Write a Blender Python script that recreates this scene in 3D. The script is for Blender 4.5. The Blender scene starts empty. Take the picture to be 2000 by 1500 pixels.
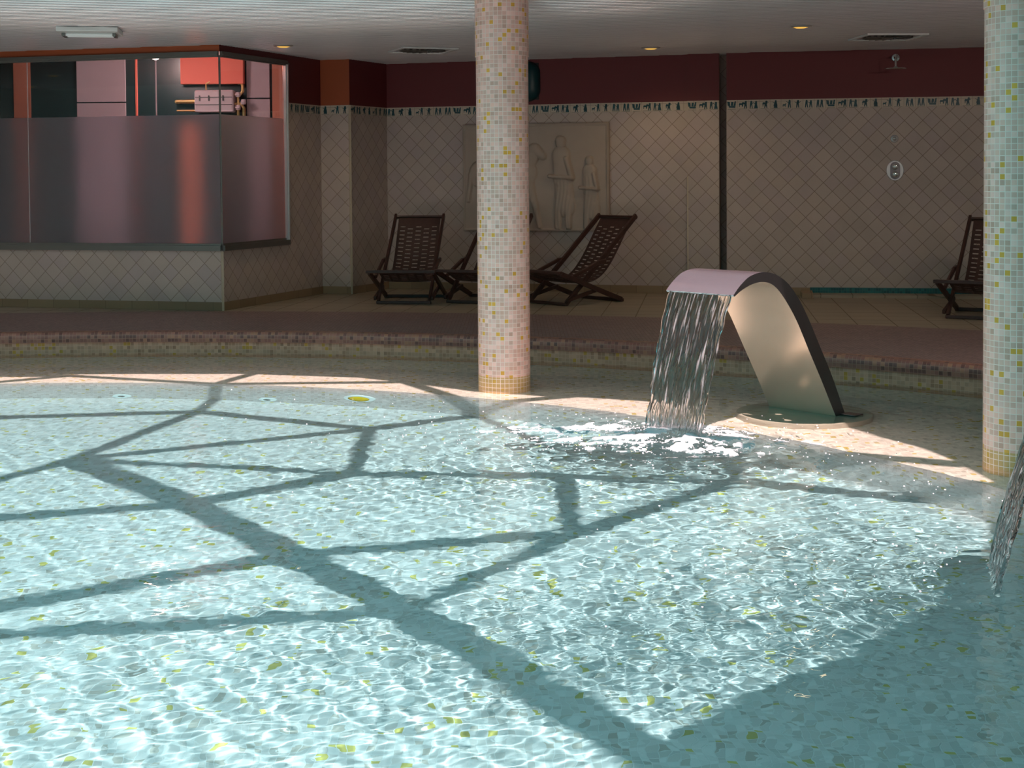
import bpy, bmesh, math, random
import numpy as np
from mathutils import Vector, Matrix
from mathutils.geometry import tessellate_polygon

S = bpy.context.scene
COL = S.collection

# ------------------------------------------------------------------ camera
cam = bpy.data.cameras.new('camera')
cam_ob = bpy.data.objects.new('camera', cam)
COL.objects.link(cam_ob)
S.camera = cam_ob
FPX = 2700.0
pit, rol = math.atan(91 / 2700.), 0.0074
cam.sensor_width = 36
cam.lens = 36 * FPX / 2000
cam.shift_y = -(750 - 431) / 2000.
cam.clip_end = 200
Fv = Vector((0, math.cos(pit), -math.sin(pit)))
R0 = Vector((1, 0, 0))
U0 = R0.cross(Fv)
Rv = R0 * math.cos(rol) - U0 * math.sin(rol)
Uv = Rv.cross(Fv)
M = Matrix((Rv, Uv, -Fv)).transposed().to_4x4()
M.translation = Vector((0, 0, 1.35))
cam_ob.matrix_world = M

# ------------------------------------------------------------------ sun, sky, exposure
SUN_E, SUN_A = math.radians(55), math.radians(-2)
sun = bpy.data.lights.new('sun', 'SUN')
sun_ob = bpy.data.objects.new('sun', sun)
COL.objects.link(sun_ob)
sdir = Vector((math.cos(SUN_E) * math.sin(SUN_A), math.cos(SUN_E) * math.cos(SUN_A), -math.sin(SUN_E)))
sun_ob.rotation_euler = sdir.to_track_quat('-Z', 'Y').to_euler()
sun_ob.location = (0, -6, 9)
sun.energy = 14.0
sun.angle = math.radians(.6)
sun.color = (1, .77, .74)
sun.cycles.is_caustics_light = True

world = bpy.data.worlds.new('sky')
S.world = world
world.use_nodes = True
bg = world.node_tree.nodes['Background']
bg.inputs[0].default_value = (.16, .80, .90, 1)
bg.inputs[1].default_value = 1.4

S.view_settings.view_transform = 'Standard'
S.view_settings.look = 'None'
S.view_settings.exposure = 0.0
S.view_settings.gamma = 1.0
S.view_settings.use_curve_mapping = False
S.cycles.use_denoising = True
S.cycles.use_adaptive_sampling = True
S.cycles.adaptive_threshold = .02
S.cycles.max_bounces = 10
S.cycles.diffuse_bounces = 5
S.cycles.glossy_bounces = 5
S.cycles.transmission_bounces = 8
S.cycles.sample_clamp_indirect = 6.0
S.cycles.blur_glossy = 0.5

# ------------------------------------------------------------------ node helpers
def new_mat(name):
    m = bpy.data.materials.new(name)
    m.use_nodes = True
    return m, m.node_tree, m.node_tree.nodes['Principled BSDF']

def N(nt, kind, **kw):
    n = nt.nodes.new('ShaderNode' + kind)
    for k, v in kw.items():
        setattr(n, k, v)
    return n

def math_n(nt, op, a, b=None, c=None):
    n = N(nt, 'Math', operation=op)
    for i, x in enumerate((a, b, c)):
        if x is None:
            continue
        if isinstance(x, (int, float)):
            n.inputs[i].default_value = x
        else:
            nt.links.new(x, n.inputs[i])
    return n.outputs[0]

def mixc(nt, fac, a, b, mode='MIX'):
    n = N(nt, 'Mix', data_type='RGBA', blend_type=mode)
    for sock, x in ((n.inputs[0], fac), (n.inputs[6], a), (n.inputs[7], b)):
        if isinstance(x, (int, float)):
            sock.default_value = x
        elif isinstance(x, tuple):
            sock.default_value = (*x, 1)
        else:
            nt.links.new(x, sock)
    return n.outputs[2]

def plain(name, col, rough=.5, metal=0., var=0.08, scale=6., bump=0.0, bscale=40.):
    """one colour with a soft mottling, so no surface is perfectly flat"""
    m, nt, b = new_mat(name)
    tc = N(nt, 'TexCoord')
    no = N(nt, 'TexNoise')
    no.inputs['Scale'].default_value = scale
    no.inputs['Detail'].default_value = 4
    nt.links.new(tc.outputs['Object'], no.inputs['Vector'])
    lo = tuple(c * (1 - var) for c in col)
    hi = tuple(min(1, c * (1 + var)) for c in col)
    nt.links.new(mixc(nt, no.outputs[0], lo, hi), b.inputs['Base Color'])
    b.inputs['Roughness'].default_value = rough
    b.inputs['Metallic'].default_value = metal
    if bump:
        n2 = N(nt, 'TexNoise')
        n2.inputs['Scale'].default_value = bscale
        nt.links.new(tc.outputs['Object'], n2.inputs['Vector'])
        bp = N(nt, 'Bump')
        bp.inputs['Strength'].default_value = bump
        bp.inputs['Distance'].default_value = .01
        nt.links.new(n2.outputs[0], bp.inputs['Height'])
        nt.links.new(bp.outputs[0], b.inputs['Normal'])
    return m

def tiles(name, pitch, palette, grout, gw=.06, rough=.35, angle=0., bump=.25, sub=None, var=.12, band=None):
    """square tiles on the UV map (metres): palette = [(upper limit of the tile's random value, colour)]"""
    m, nt, b = new_mat(name)
    uv = N(nt, 'UVMap')
    mp = N(nt, 'Mapping')
    mp.inputs['Rotation'].default_value = (0, 0, angle)
    mp.inputs['Scale'].default_value = (1 / pitch, 1 / pitch, 1)
    nt.links.new(uv.outputs[0], mp.inputs['Vector'])
    fl = N(nt, 'VectorMath', operation='FLOOR')
    fr = N(nt, 'VectorMath', operation='FRACTION')
    nt.links.new(mp.outputs[0], fl.inputs[0])
    nt.links.new(mp.outputs[0], fr.inputs[0])
    wn = N(nt, 'TexWhiteNoise', noise_dimensions='2D')
    nt.links.new(fl.outputs[0], wn.inputs['Vector'])
    cr = N(nt, 'ValToRGB')
    cr.color_ramp.interpolation = 'CONSTANT'
    pos = 0.0
    for i, (lim, c) in enumerate(palette):
        e = cr.color_ramp.elements[0] if i == 0 else cr.color_ramp.elements.new(pos)
        if i == 0:
            cr.color_ramp.elements.remove(cr.color_ramp.elements[1])
        e.color = (*c, 1)
        e.position = pos
        pos = lim
    nt.links.new(wn.outputs['Value'], cr.inputs[0])
    colour = cr.outputs[0]
    ad = N(nt, 'VectorMath', operation='ADD')
    ad.inputs[1].default_value = (71.3, 13.7, 0)
    nt.links.new(fl.outputs[0], ad.inputs[0])
    w2 = N(nt, 'TexWhiteNoise', noise_dimensions='2D')
    nt.links.new(ad.outputs[0], w2.inputs['Vector'])
    dim = math_n(nt, 'MULTIPLY_ADD', w2.outputs['Value'], 2 * var, 1 - var)
    vm = N(nt, 'VectorMath', operation='SCALE')
    nt.links.new(colour, vm.inputs[0])
    nt.links.new(dim, vm.inputs['Scale'])
    colour = vm.outputs[0]
    no = N(nt, 'TexNoise')
    no.inputs['Scale'].default_value = 3.0
    no.inputs['Detail'].default_value = 6
    nt.links.new(uv.outputs[0], no.inputs['Vector'])
    dirt = math_n(nt, 'MULTIPLY_ADD', no.outputs[0], .25, .875)
    vd = N(nt, 'VectorMath', operation='SCALE')
    nt.links.new(colour, vd.inputs[0])
    nt.links.new(dirt, vd.inputs['Scale'])
    colour = vd.outputs[0]
    if band:                      # tile rows of another colour below a height on the UV map
        sx = N(nt, 'SeparateXYZ')
        nt.links.new(uv.outputs[0], sx.inputs[0])
        low = math_n(nt, 'LESS_THAN', sx.outputs[1], band[0])
        colour = mixc(nt, math_n(nt, 'MULTIPLY', low, .75), colour, band[1])
    sp = N(nt, 'SeparateXYZ')
    nt.links.new(fr.outputs[0], sp.inputs[0])
    dx = math_n(nt, 'ABSOLUTE', math_n(nt, 'SUBTRACT', sp.outputs[0], .5))
    dy = math_n(nt, 'ABSOLUTE', math_n(nt, 'SUBTRACT', sp.outputs[1], .5))
    d = math_n(nt, 'MAXIMUM', dx, dy)
    mr = N(nt, 'MapRange')
    mr.inputs['From Min'].default_value = .5 - gw
    mr.inputs['From Max'].default_value = .5 - gw * .55
    nt.links.new(d, mr.inputs['Value'])
    g = mr.outputs[0]
    nt.links.new(mixc(nt, g, colour, grout), b.inputs['Base Color'])
    nt.links.new(math_n(nt, 'MULTIPLY_ADD', g, .4, rough), b.inputs['Roughness'])
    bp = N(nt, 'Bump', invert=True)
    bp.inputs['Strength'].default_value = bump
    bp.inputs['Distance'].default_value = .004
    nt.links.new(g, bp.inputs['Height'])
    nt.links.new(bp.outputs[0], b.inputs['Normal'])
    return m

YEL, CRM, TAN, GRY = (.82, .40, .06), (.88, .49, .40), (.74, .41, .32), (.95, .56, .48)
MAT = {}
MAT['mosaic'] = tiles('cream mosaic', .031, [(.06, YEL), (.17, TAN), (.34, (.79, .47, .38)), (.70, CRM), (1, GRY)], (.95, .72, .64), .075, .3, band=(-.11, (.62, .36, .08)))
MAT['mosaic_pool'] = tiles('pool mosaic', .031, [(.030, (.54, .40, .12)), (.11, (.50, .40, .36)), (.36, (.58, .49, .47)), (.72, (.63, .54, .53)), (1, (.68, .59, .58))], (.69, .60, .59), .06, .3)
MAT['mosaic_bench'] = tiles('bench mosaic', .031, [(.04, (.62, .44, .12)), (.14, (.66, .55, .49)), (.5, (.78, .67, .60)), (1, (.84, .72, .65))], (.86, .75, .68), .06, .3)
MAT['mosaic_wall'] = tiles('pool edge mosaic', .031, [(.08, (.58, .29, .05)), (.25, (.43, .21, .13)), (.6, (.54, .285, .19)), (1, (.60, .32, .215))], (.66, .385, .28), .06, .35)
MAT['mosaic_brown'] = tiles('brown mosaic', .031, [(.25, (.16, .062, .05)), (.6, (.26, .10, .078)), (.9, (.31, .13, .095)), (1, (.37, .165, .10))], (.38, .21, .155), .06, .4)
MAT['deck_brown'] = tiles('brown deck mosaic', .031, [(.3, (.175, .112, .108)), (.6, (.21, .136, .128)), (1, (.24, .153, .142))], (.225, .142, .135), .06, .45)
MAT['stone'] = tiles('diamond stone tile', .134, [(.3, (.465, .375, .32)), (.6, (.485, .39, .335)), (.85, (.46, .365, .33)), (1, (.49, .39, .325))], (.27, .20, .155), .026, .5, math.radians(45), .3, var=.05)
MAT['stone_edge'] = plain('pale edge tile', (.55, .46, .34), .5)
MAT['base_tile'] = tiles('skirting tile', .30, [(1, (.29, .19, .11))], (.21, .14, .09), .012, .5)
MAT['floor_tile'] = tiles('deck floor tile', .33, [(.5, (.31, .25, .18)), (1, (.33, .265, .19))], (.2, .16, .115), .02, .45, math.radians(8), var=.06)
MAT['red'] = plain('dark red paint', (.13, .014, .016), .6, var=.1, scale=2)
MAT['rust'] = plain('rust red paint', (.36, .075, .02), .6, var=.1, scale=2)
MAT['teal_mosaic'] = tiles('teal mosaic', .028, [(.3, (.005, .09, .10)), (.7, (.01, .13, .14)), (1, (.015, .16, .16))], (.10, .18, .17), .06, .3)
MAT['frieze'] = tiles('cream border tile', .118, [(.5, (.52, .43, .33)), (1, (.55, .46, .36))], (.3, .25, .2), .02, .5, var=.04)
MAT['figure'] = plain('dark teal glaze', (.006, .055, .07), .4)
MAT['ceil'] = plain('brushed ceiling strip', (.88, .82, .84), .22, .5, .05, 3)
MAT['ceil_plain'] = plain('white ceiling paint', (.6, .58, .55), .6)
MAT['white_frame'] = plain('white enamel', (.70, .68, .66), .4)
MAT['steel'] = plain('brushed steel', (.76, .63, .52), .27, .75, .06, 8, .02, 120)
MAT['steel_dark'] = plain('dark steel edge', (.20, .18, .19), .35, 1., .1, 8)
MAT['steel_top'] = plain('sky-tinted brushed steel', (.52, .43, .49), .22, .88, .10, 4)  # spout's outer sheet: the sheen of reflected sky is put into its colour
MAT['chrome'] = plain('chrome', (.80, .80, .80), .12, .85, .02)
MAT['alu'] = plain('grey aluminium', (.22, .21, .195), .4, .8, .08)
MAT['alu_light'] = plain('bright aluminium', (.62, .61, .62), .3, .6, .05)
MAT['wood'] = plain('dark stained wood', (.055, .022, .016), .42, 0, .4, 14, .15, 60)
MAT['sling'] = plain('dark woven straps', (.060, .026, .020), .55, 0, .3, 30, .2, 200)
MAT['plaster'] = plain('grey brown plaster', (.40, .32, .26), .7, 0, .10, 5, .1, 60)
MAT['black_gap'] = plain('shadow gap', (.02, .02, .02), .8)
MAT['dark_teal'] = plain('dark teal shell', (.004, .045, .055), .3, 0, .2)
MAT['foam'] = plain('foam', (.58, .56, .59), .5, 0, .05)
MAT['pale_stone'] = plain('pale stone disc', (.52, .45, .37), .45, 0, .1)
MAT['inner_dark'] = plain('dark green wall tile', (.004, .010, .011), .25, 0, .2)
MAT['inner_door'] = plain('pink grey panel', (.45, .34, .37), .5, 0, .06)
MAT['inner_red'] = plain('salmon red wall', (.95, .21, .15), .6, 0, .06, 2)
MAT['inner_orange'] = plain('orange red panel', (.95, .27, .13), .6, 0, .06, 2)
MAT['inner_brown'] = plain('red brown wall', (.30, .09, .05), .6, 0, .06, 2)
MAT['pump'] = plain('pale lilac enamel', (.75, .62, .66), .35, 0, .05)
MAT['brass'] = plain('brass pipe', (.75, .50, .22), .3, 1., .1)
MAT['yellow_lens'] = plain('yellow light lens', (.80, .52, .01), .3)
MAT['white_ring'] = plain('white plastic ring', (.85, .86, .86), .3)

def emis(name, col, st):
    m, nt, b = new_mat(name)
    b.inputs['Base Color'].default_value = (*col, 1)
    b.inputs['Emission Color'].default_value = (*col, 1)
    b.inputs['Emission Strength'].default_value = st
    return m
MAT['lamp'] = emis('warm lamp lens', (1.0, .55, .10), .85)

def water_mat(name, col, tint=None):
    """clear water: Fresnel mix of mirror reflection and clear refraction; tint = deep water colour over the basin"""
    m, nt, b = new_mat(name)
    nt.nodes.remove(b)
    out = nt.nodes['Material Output']
    fr = N(nt, 'Fresnel')
    fr.inputs['IOR'].default_value = 1.333
    rf = N(nt, 'BsdfRefraction')
    rf.inputs['IOR'].default_value = 1.333
    rf.inputs['Roughness'].default_value = 0
    rf.inputs['Color'].default_value = (*col, 1)
    gl = N(nt, 'BsdfGlossy')
    gl.inputs['Roughness'].default_value = 0
    mx = N(nt, 'MixShader')
    nt.links.new(fr.outputs[0], mx.inputs[0])
    nt.links.new(rf.outputs[0], mx.inputs[1])
    nt.links.new(gl.outputs[0], mx.inputs[2])
    nt.links.new(mx.outputs[0], out.inputs['Surface'])
    if tint:
        ge = N(nt, 'NewGeometry')
        sb = N(nt, 'VectorMath', operation='SUBTRACT')
        nt.links.new(ge.outputs['Position'], sb.inputs[0])
        sb.inputs[1].default_value = (BASIN[0], BASIN[1], -.2)
        ln = N(nt, 'VectorMath', operation='LENGTH')
        nt.links.new(sb.outputs[0], ln.inputs[0])
        mr = N(nt, 'MapRange', interpolation_type='SMOOTHSTEP')
        mr.inputs['From Min'].default_value = BASIN[2] - .42
        mr.inputs['From Max'].default_value = BASIN[2] + .02
        nt.links.new(ln.outputs['Value'], mr.inputs['Value'])
        nt.links.new(mixc(nt, mr.outputs[0], tint, col), rf.inputs['Color'])
    return m

# plan of the pool (metres)
POOL = (-3.56, 1.58, 10.46)        # outer edge: centre, radius
BASIN = (-3.45, 4.04, 6.52)        # edge of the deep basin
RING = (-3.88, -1.47, 15.28)       # outer edge of the brown deck
ZW, ZS, ZF, ZC = -.20, -.36, -1.05, 2.66
XL, XR, YF, YB = -10.0, 7.0, -3.9, 17.6
PXL, PYF = -8.5, 1.0               # straight pool sides out of view
MAT['water'] = water_mat('pool water', (.93, .96, .93), (.61, .875, .905))
MAT['falling'] = water_mat('falling water', (.97, .96, .96))
def aerate(m):
    nt = m.node_tree
    out = nt.nodes['Material Output']
    src = out.inputs['Surface'].links[0].from_socket
    tc = N(nt, 'TexCoord')
    mp = N(nt, 'Mapping')
    mp.inputs['Scale'].default_value = (2, 75, 5)
    no = N(nt, 'TexNoise')
    no.inputs['Scale'].default_value = 1.0
    no.inputs['Detail'].default_value = 5
    nt.links.new(tc.outputs['Object'], mp.inputs['Vector'])
    nt.links.new(mp.outputs[0], no.inputs['Vector'])
    mr = N(nt, 'MapRange')
    mr.inputs['From Min'].default_value = .56
    mr.inputs['From Max'].default_value = .76
    mr.inputs['To Max'].default_value = .50
    nt.links.new(no.outputs[0], mr.inputs['Value'])
    df = N(nt, 'BsdfDiffuse')
    df.inputs['Color'].default_value = (.85, .80, .82, 1)
    tr = N(nt, 'BsdfTranslucent')
    tr.inputs['Color'].default_value = (.85, .78, .80, 1)
    ad = N(nt, 'MixShader')
    nt.links.new(df.outputs[0], ad.inputs[1])
    nt.links.new(tr.outputs[0], ad.inputs[2])
    mx = N(nt, 'MixShader')
    nt.links.new(mr.outputs[0], mx.inputs[0])
    nt.links.new(src, mx.inputs[1])
    nt.links.new(ad.outputs[0], mx.inputs[2])
    nt.links.new(mx.outputs[0], out.inputs['Surface'])
aerate(MAT['falling'])

def glass_mat(name, rough, col, thin=True):
    m, nt, b = new_mat(name)
    b.inputs['Base Color'].default_value = (*col, 1)
    b.inputs['Roughness'].default_value = rough
    b.inputs['Transmission Weight'].default_value = 1.0
    b.inputs['IOR'].default_value = 1.30
    return m
MAT['glass'] = glass_mat('clear glass', 0.0, (.92, .95, .94))
MAT['frost'] = glass_mat('frosted glass film', .33, (.62, .58, .62))
MAT['frost'].node_tree.nodes['Principled BSDF'].inputs['Transmission Weight'].default_value = .85

# ------------------------------------------------------------------ mesh helpers
class MB:
    def __init__(s):
        s.v, s.f, s.uv, s.mi = [], [], [], []
    def face(s, pts, uvs=None, mi=0):
        n = len(s.v)
        s.v += [tuple(p) for p in pts]
        s.f.append(tuple(range(n, n + len(pts))))
        s.uv += list(uvs) if uvs else [(p[0], p[1]) for p in pts]
        s.mi.append(mi)
        return s
    def grid(s, P, UV=None, close=False, mi=0):
        """P[i][j] points; shared vertices"""
        n = len(s.v)
        I, J = len(P), len(P[0])
        for r in P:
            s.v += [tuple(p) for p in r]
        for i in range(I if close else I - 1):
            for j in range(J - 1):
                i2 = (i + 1) % I
                s.f.append((n + i * J + j, n + i2 * J + j, n + i2 * J + j + 1, n + i * J + j + 1))
                if UV:
                    iu = i + 1
                    s.uv += [UV[i][j], UV[iu][j], UV[iu][j + 1], UV[i][j + 1]]
                else:
                    s.uv += [(0, 0)] * 4
                s.mi.append(mi)
        return s
    def box(s, c, d, rot=None, mi=0, bev=0.0):
        hx, hy, hz = d[0] / 2, d[1] / 2, d[2] / 2
        if bev and min(hx, hy, hz) > bev * 1.2:
            bm = bmesh.new()
            bmesh.ops.create_cube(bm, size=1)
            for v in bm.verts:
                v.co = Vector((v.co.x * d[0], v.co.y * d[1], v.co.z * d[2]))
            bmesh.ops.bevel(bm, geom=bm.edges[:], offset=bev, segments=2, affect='EDGES', profile=.5)
            vs = [v.co.copy() for v in bm.verts]
            bm.verts.index_update()
            fs = [[v.index for v in f.verts] for f in bm.faces]
            bm.free()
        else:
            vs = [Vector((x, y, z)) for x in (-hx, hx) for y in (-hy, hy) for z in (-hz, hz)]
            fs = [(0, 1, 3, 2), (4, 6, 7, 5), (0, 4, 5, 1), (2, 3, 7, 6), (0, 2, 6, 4), (1, 5, 7, 3)]
        if rot is not None:
            vs = [rot @ v for v in vs]
        n = len(s.v)
        c = Vector(c)
        s.v += [tuple(v + c) for v in vs]
        for f in fs:
            s.f.append(tuple(n + i for i in f))
            s.uv += [(vs[i].x + vs[i].y, vs[i].z) for i in f]
            s.mi.append(mi)
        return s
    def bar(s, a, b, w, t, side=None, mi=0, bev=.004):
        """rectangular bar from a to b, w across 'side', t the other way"""
        a, b = Vector(a), Vector(b)
        d = (b - a)
        L = d.length
        d.normalize()
        sd = Vector(side) if side is not None else Vector((0, 0, 1)).cross(d)
        sd = (sd - d * sd.dot(d)).normalized()
        u = d.cross(sd)
        rot = Matrix((sd, d, u)).transposed()
        return s.box((a + b) / 2, (w, L, t), rot, mi, bev)
    def tube(s, path, r, n=12, mi=0, caps=True):
        path = [Vector(p) for p in path]
        rings = []
        ref = None
        for i, p in enumerate(path):
            t = (path[min(i + 1, len(path) - 1)] - path[max(i - 1, 0)]).normalized()
            if ref is None:
                ref = t.orthogonal().normalized()
            ref = (ref - t * ref.dot(t)).normalized()
            b = t.cross(ref)
            rr = r[i] if isinstance(r, (list, tuple)) else r
            rings.append([p + (ref * math.cos(a) + b * math.sin(a)) * rr for a in [2 * math.pi * k / n for k in range(n)]])
        P = [[rings[i][k] for i in range(len(path))] for k in range(n)]
        s.grid(P, None, True, mi)
        if caps:
            s.face(rings[0][::-1], None, mi)
            s.face(rings[-1], None, mi)
        return s
    def lathe(s, prof, c=(0, 0), n=32, a0=0., a1=2 * math.pi, mi=0, uvr=None, M=None):
        full = abs(a1 - a0 - 2 * math.pi) < 1e-6
        k = n if full else n + 1
        P, UV = [], []
        sl = [0]
        for i in range(1, len(prof)):
            sl.append(sl[-1] + math.hypot(prof[i][0] - prof[i - 1][0], prof[i][1] - prof[i - 1][1]))
        for i in range(n + 1):
            a = a0 + (a1 - a0) * i / n
            if i < k:
                row = [Vector((c[0] + r * math.cos(a), c[1] + r * math.sin(a), z)) for r, z in prof]
                P.append([M @ p for p in row] if M else row)
            R = uvr or max(r for r, z in prof)
            UV.append([(R * a, (z if uvr else sl[j])) for j, (r, z) in enumerate(prof)])
        return s.grid(P, UV, full, mi)
    def prism(s, poly, z0, z1, M=None, mi=0):
        M = M or Matrix.Identity(4)
        lo = [M @ Vector((x, y, z0)) for x, y in poly]
        hi = [M @ Vector((x, y, z1)) for x, y in poly]
        n = len(poly)
        tri = tessellate_polygon([[Vector((x, y, 0)) for x, y in poly]])
        for t in tri:
            s.face([hi[i] for i in t], None, mi)
            s.face([lo[i] for i in t[::-1]], None, mi)
        for i in range(n):
            j = (i + 1) % n
            s.face([lo[i], lo[j], hi[j], hi[i]], None, mi)
        return s
    def flat(s, outer, holes, z, mi=0, down=False):
        ls = [[Vector((x, y, z)) for x, y in outer]] + [[Vector((x, y, z)) for x, y in h] for h in holes]
        pts = [p for l in ls for p in l]
        for t in tessellate_polygon(ls):
            p = [pts[i] for i in t]
            nz = (p[1] - p[0]).cross(p[2] - p[0]).z
            if (nz < 0) != down:
                p = p[::-1]
            s.face(p, [(q.x, q.y) for q in p], mi)
        return s
    def build(s, name, mats, parent=None, smooth=False, weld=False):
        me = bpy.data.meshes.new(name)
        me.from_pydata(s.v, [], s.f)
        for m in (mats if isinstance(mats, (list, tuple)) else [mats]):
            me.materials.append(MAT[m] if isinstance(m, str) else m)
        ul = me.uv_layers.new(name='UVMap')
        ul.data.foreach_set('uv', np.array(s.uv, dtype=np.float32).ravel())
        me.polygons.foreach_set('material_index', np.array(s.mi, dtype=np.int32))
        if weld:
            bm = bmesh.new()
            bm.from_mesh(me)
            bmesh.ops.remove_doubles(bm, verts=bm.verts, dist=1e-5)
            bmesh.ops.recalc_face_normals(bm, faces=bm.faces)
            bm.to_mesh(me)
            bm.free()
        if smooth:
            me.shade_smooth()
            if smooth != True:
                me.set_sharp_from_angle(angle=math.radians(smooth))
        me.update()
        o = bpy.data.objects.new(name, me)
        COL.objects.link(o)
        if parent is not None:
            o.parent = parent
        return o

def thing(name, label, cat, loc=(0, 0, 0), rz=0., group=None):
    o = bpy.data.objects.new(name, None)
    o.empty_display_size = .1
    COL.objects.link(o)
    o.location = loc
    o.rotation_euler = (0, 0, rz)
    return tag(o, label, cat, group)

def tag(o, label, cat, group=None, kind=None):
    o['label'] = label
    o['category'] = cat
    if group:
        o['group'] = group
    if kind:
        o['kind'] = kind
    return o

def struct(o):
    o['kind'] = 'structure'
    return o

def receiver(o):
    o.cycles.is_caustics_receiver = True
    return o

def dup(root, loc, rz, label, group=None):
    r = root.copy()
    COL.objects.link(r)
    r.location, r.rotation_euler = loc, (0, 0, rz)
    r['label'] = label
    if group:
        r['group'] = group
    for ch in list(root.children):
        c = ch.copy()
        COL.objects.link(c)
        c.parent = r
        for g in ch.children:
            d = g.copy()
            COL.objects.link(d)
            d.parent = c
    return r

def arc(c, x_hi, x_lo, n):
    """points of the upper arc of circle c from x_hi to x_lo"""
    a0, a1 = math.acos((x_hi - c[0]) / c[2]), math.acos((x_lo - c[0]) / c[2])
    return [(c[0] + c[2] * math.cos(a0 + (a1 - a0) * i / n), c[1] + c[2] * math.sin(a0 + (a1 - a0) * i / n)) for i in range(n + 1)]

# ------------------------------------------------------------------ pool shell and deck
pool_xr = POOL[0] + math.sqrt(POOL[2] ** 2 - (PYF - POOL[1]) ** 2)
pool_arc = arc(POOL, POOL[0] + POOL[2] * .9985, PXL, 140)
pool_arc = [p for p in pool_arc if p[0] <= XR - .2]
pool_poly = [(pool_arc[0][0], PYF)] + pool_arc + [(PXL, PYF)]
ring_arc = arc(RING, XR, XL, 120)
deck = struct(MB().flat(ring_arc + [(XL, YF), (XR, YF)], [pool_poly], 0).build('pool_deck', 'deck_brown'))
floor = struct(MB().flat(ring_arc + [(XL, YB), (XR, YB)], [], 0).build('floor', 'floor_tile'))

a_hi = math.atan2(pool_arc[0][1] - POOL[1], pool_arc[0][0] - POOL[0])
a_lo = math.atan2(pool_arc[-1][1] - POOL[1], pool_arc[-1][0] - POOL[0])
Rp = POOL[2]
cop = MB().lathe([(Rp + .01, -.092), (Rp - .018, -.092), (Rp - .022, -.06), (Rp - .018, -.025), (Rp - .004, -.004), (Rp + .012, .003), (Rp + .075, .003), (Rp + .078, -.002)],
                 POOL[:2], 180, a_hi, a_lo)
struct(cop.build('pool_coping', 'mosaic_brown', smooth=40))
pw = MB().lathe([(Rp, ZS - .02), (Rp, -.07)], POOL[:2], 180, a_hi, a_lo, uvr=Rp)
struct(receiver(pw.build('pool_wall', 'mosaic_wall', smooth=True)))
sd_ = MB()
for (p, q) in (((PXL, PYF), (PXL, pool_arc[-1][1])), ((pool_arc[0][0], PYF), (PXL, PYF)), ((pool_arc[0][0], pool_arc[0][1]), (pool_arc[0][0], PYF))):
    L = math.hypot(q[0] - p[0], q[1] - p[1])
    sd_.face([(*p, ZF), (*q, ZF), (*q, 0), (*p, 0)], [(0, ZF), (L, ZF), (L, 0), (0, 0)])
struct(receiver(sd_.build('pool_side_wall', 'mosaic_wall')))
# the submerged bench ring round the deep basin
ya = math.sqrt(BASIN[2] ** 2 - (PYF - BASIN[1]) ** 2)
b_a0 = math.asin((PYF - BASIN[1]) / BASIN[2])
b_a1 = math.acos((PXL - BASIN[0]) / BASIN[2])
bas = [(BASIN[0] + BASIN[2] * math.cos(a), BASIN[1] + BASIN[2] * math.sin(a)) for a in np.linspace(b_a0, b_a1, 160)]
shelf_poly = pool_arc + [(PXL, bas[-1][1])] + bas[::-1] + [(pool_arc[0][0], PYF)]
struct(receiver(MB().flat(shelf_poly, [], ZS).build('pool_bench', 'mosaic_bench')))
struct(receiver(MB().lathe([(BASIN[2], ZF), (BASIN[2], ZS)], BASIN[:2], 160, b_a0, b_a1, uvr=BASIN[2]).build('pool_bench_wall', 'mosaic_pool', smooth=True)))
struct(receiver(MB().flat([(PXL, PYF), (XR, PYF), (XR, 13), (PXL, 13)], [], ZF).build('pool_floor', 'mosaic_pool')))

# ------------------------------------------------------------------ room shell
WF, WC = (-5.35, 14.45), (-2.91, 13.85)                       # front of the glazed room
tF = Vector((WC[0] - WF[0], WC[1] - WF[1])).normalized()
W0 = (XL, WC[1] + (XL - WC[0]) * tF.y / tF.x)
WS = (-2.17, 15.78)
PP = (-1.83, 15.69)
BL, BR = (-1.475, 16.42), (2.30, 15.30)
SL, SR = (2.37, 15.25), (XR, 15.25 + (XR - 2.37) * (-.5 / 2.78))
Z_FB, Z_FT = 2.04, 2.145                                       # picture border, bottom and top
Z_SILL, Z_GT = .605, 2.585
SIDE_A, SIDE_B = 0.0, 1.30                                     # glazed length of the side wall

def seg(p, q):
    d = Vector((q[0] - p[0], q[1] - p[1], 0))
    L = d.length
    t = d / L
    n = Vector((t.y, -t.x, 0))                                 # towards the pool for left-to-right walls
    return Vector((*p, 0)), t, n, L

def wall_quad(mb, p, q, s0, s1, z0, z1, mi=0, off=0.):
    o, t, n, L = seg(p, q)
    s1 = L if s1 is None else s1
    pts = [o + t * s0 + n * off, o + t * s1 + n * off]
    a, b = pts
    mb.face([(a.x, a.y, z0), (b.x, b.y, z0), (b.x, b.y, z1), (a.x, a.y, z1)], [(s0, z0), (s1, z0), (s1, z1), (s0, z1)], mi)

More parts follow.
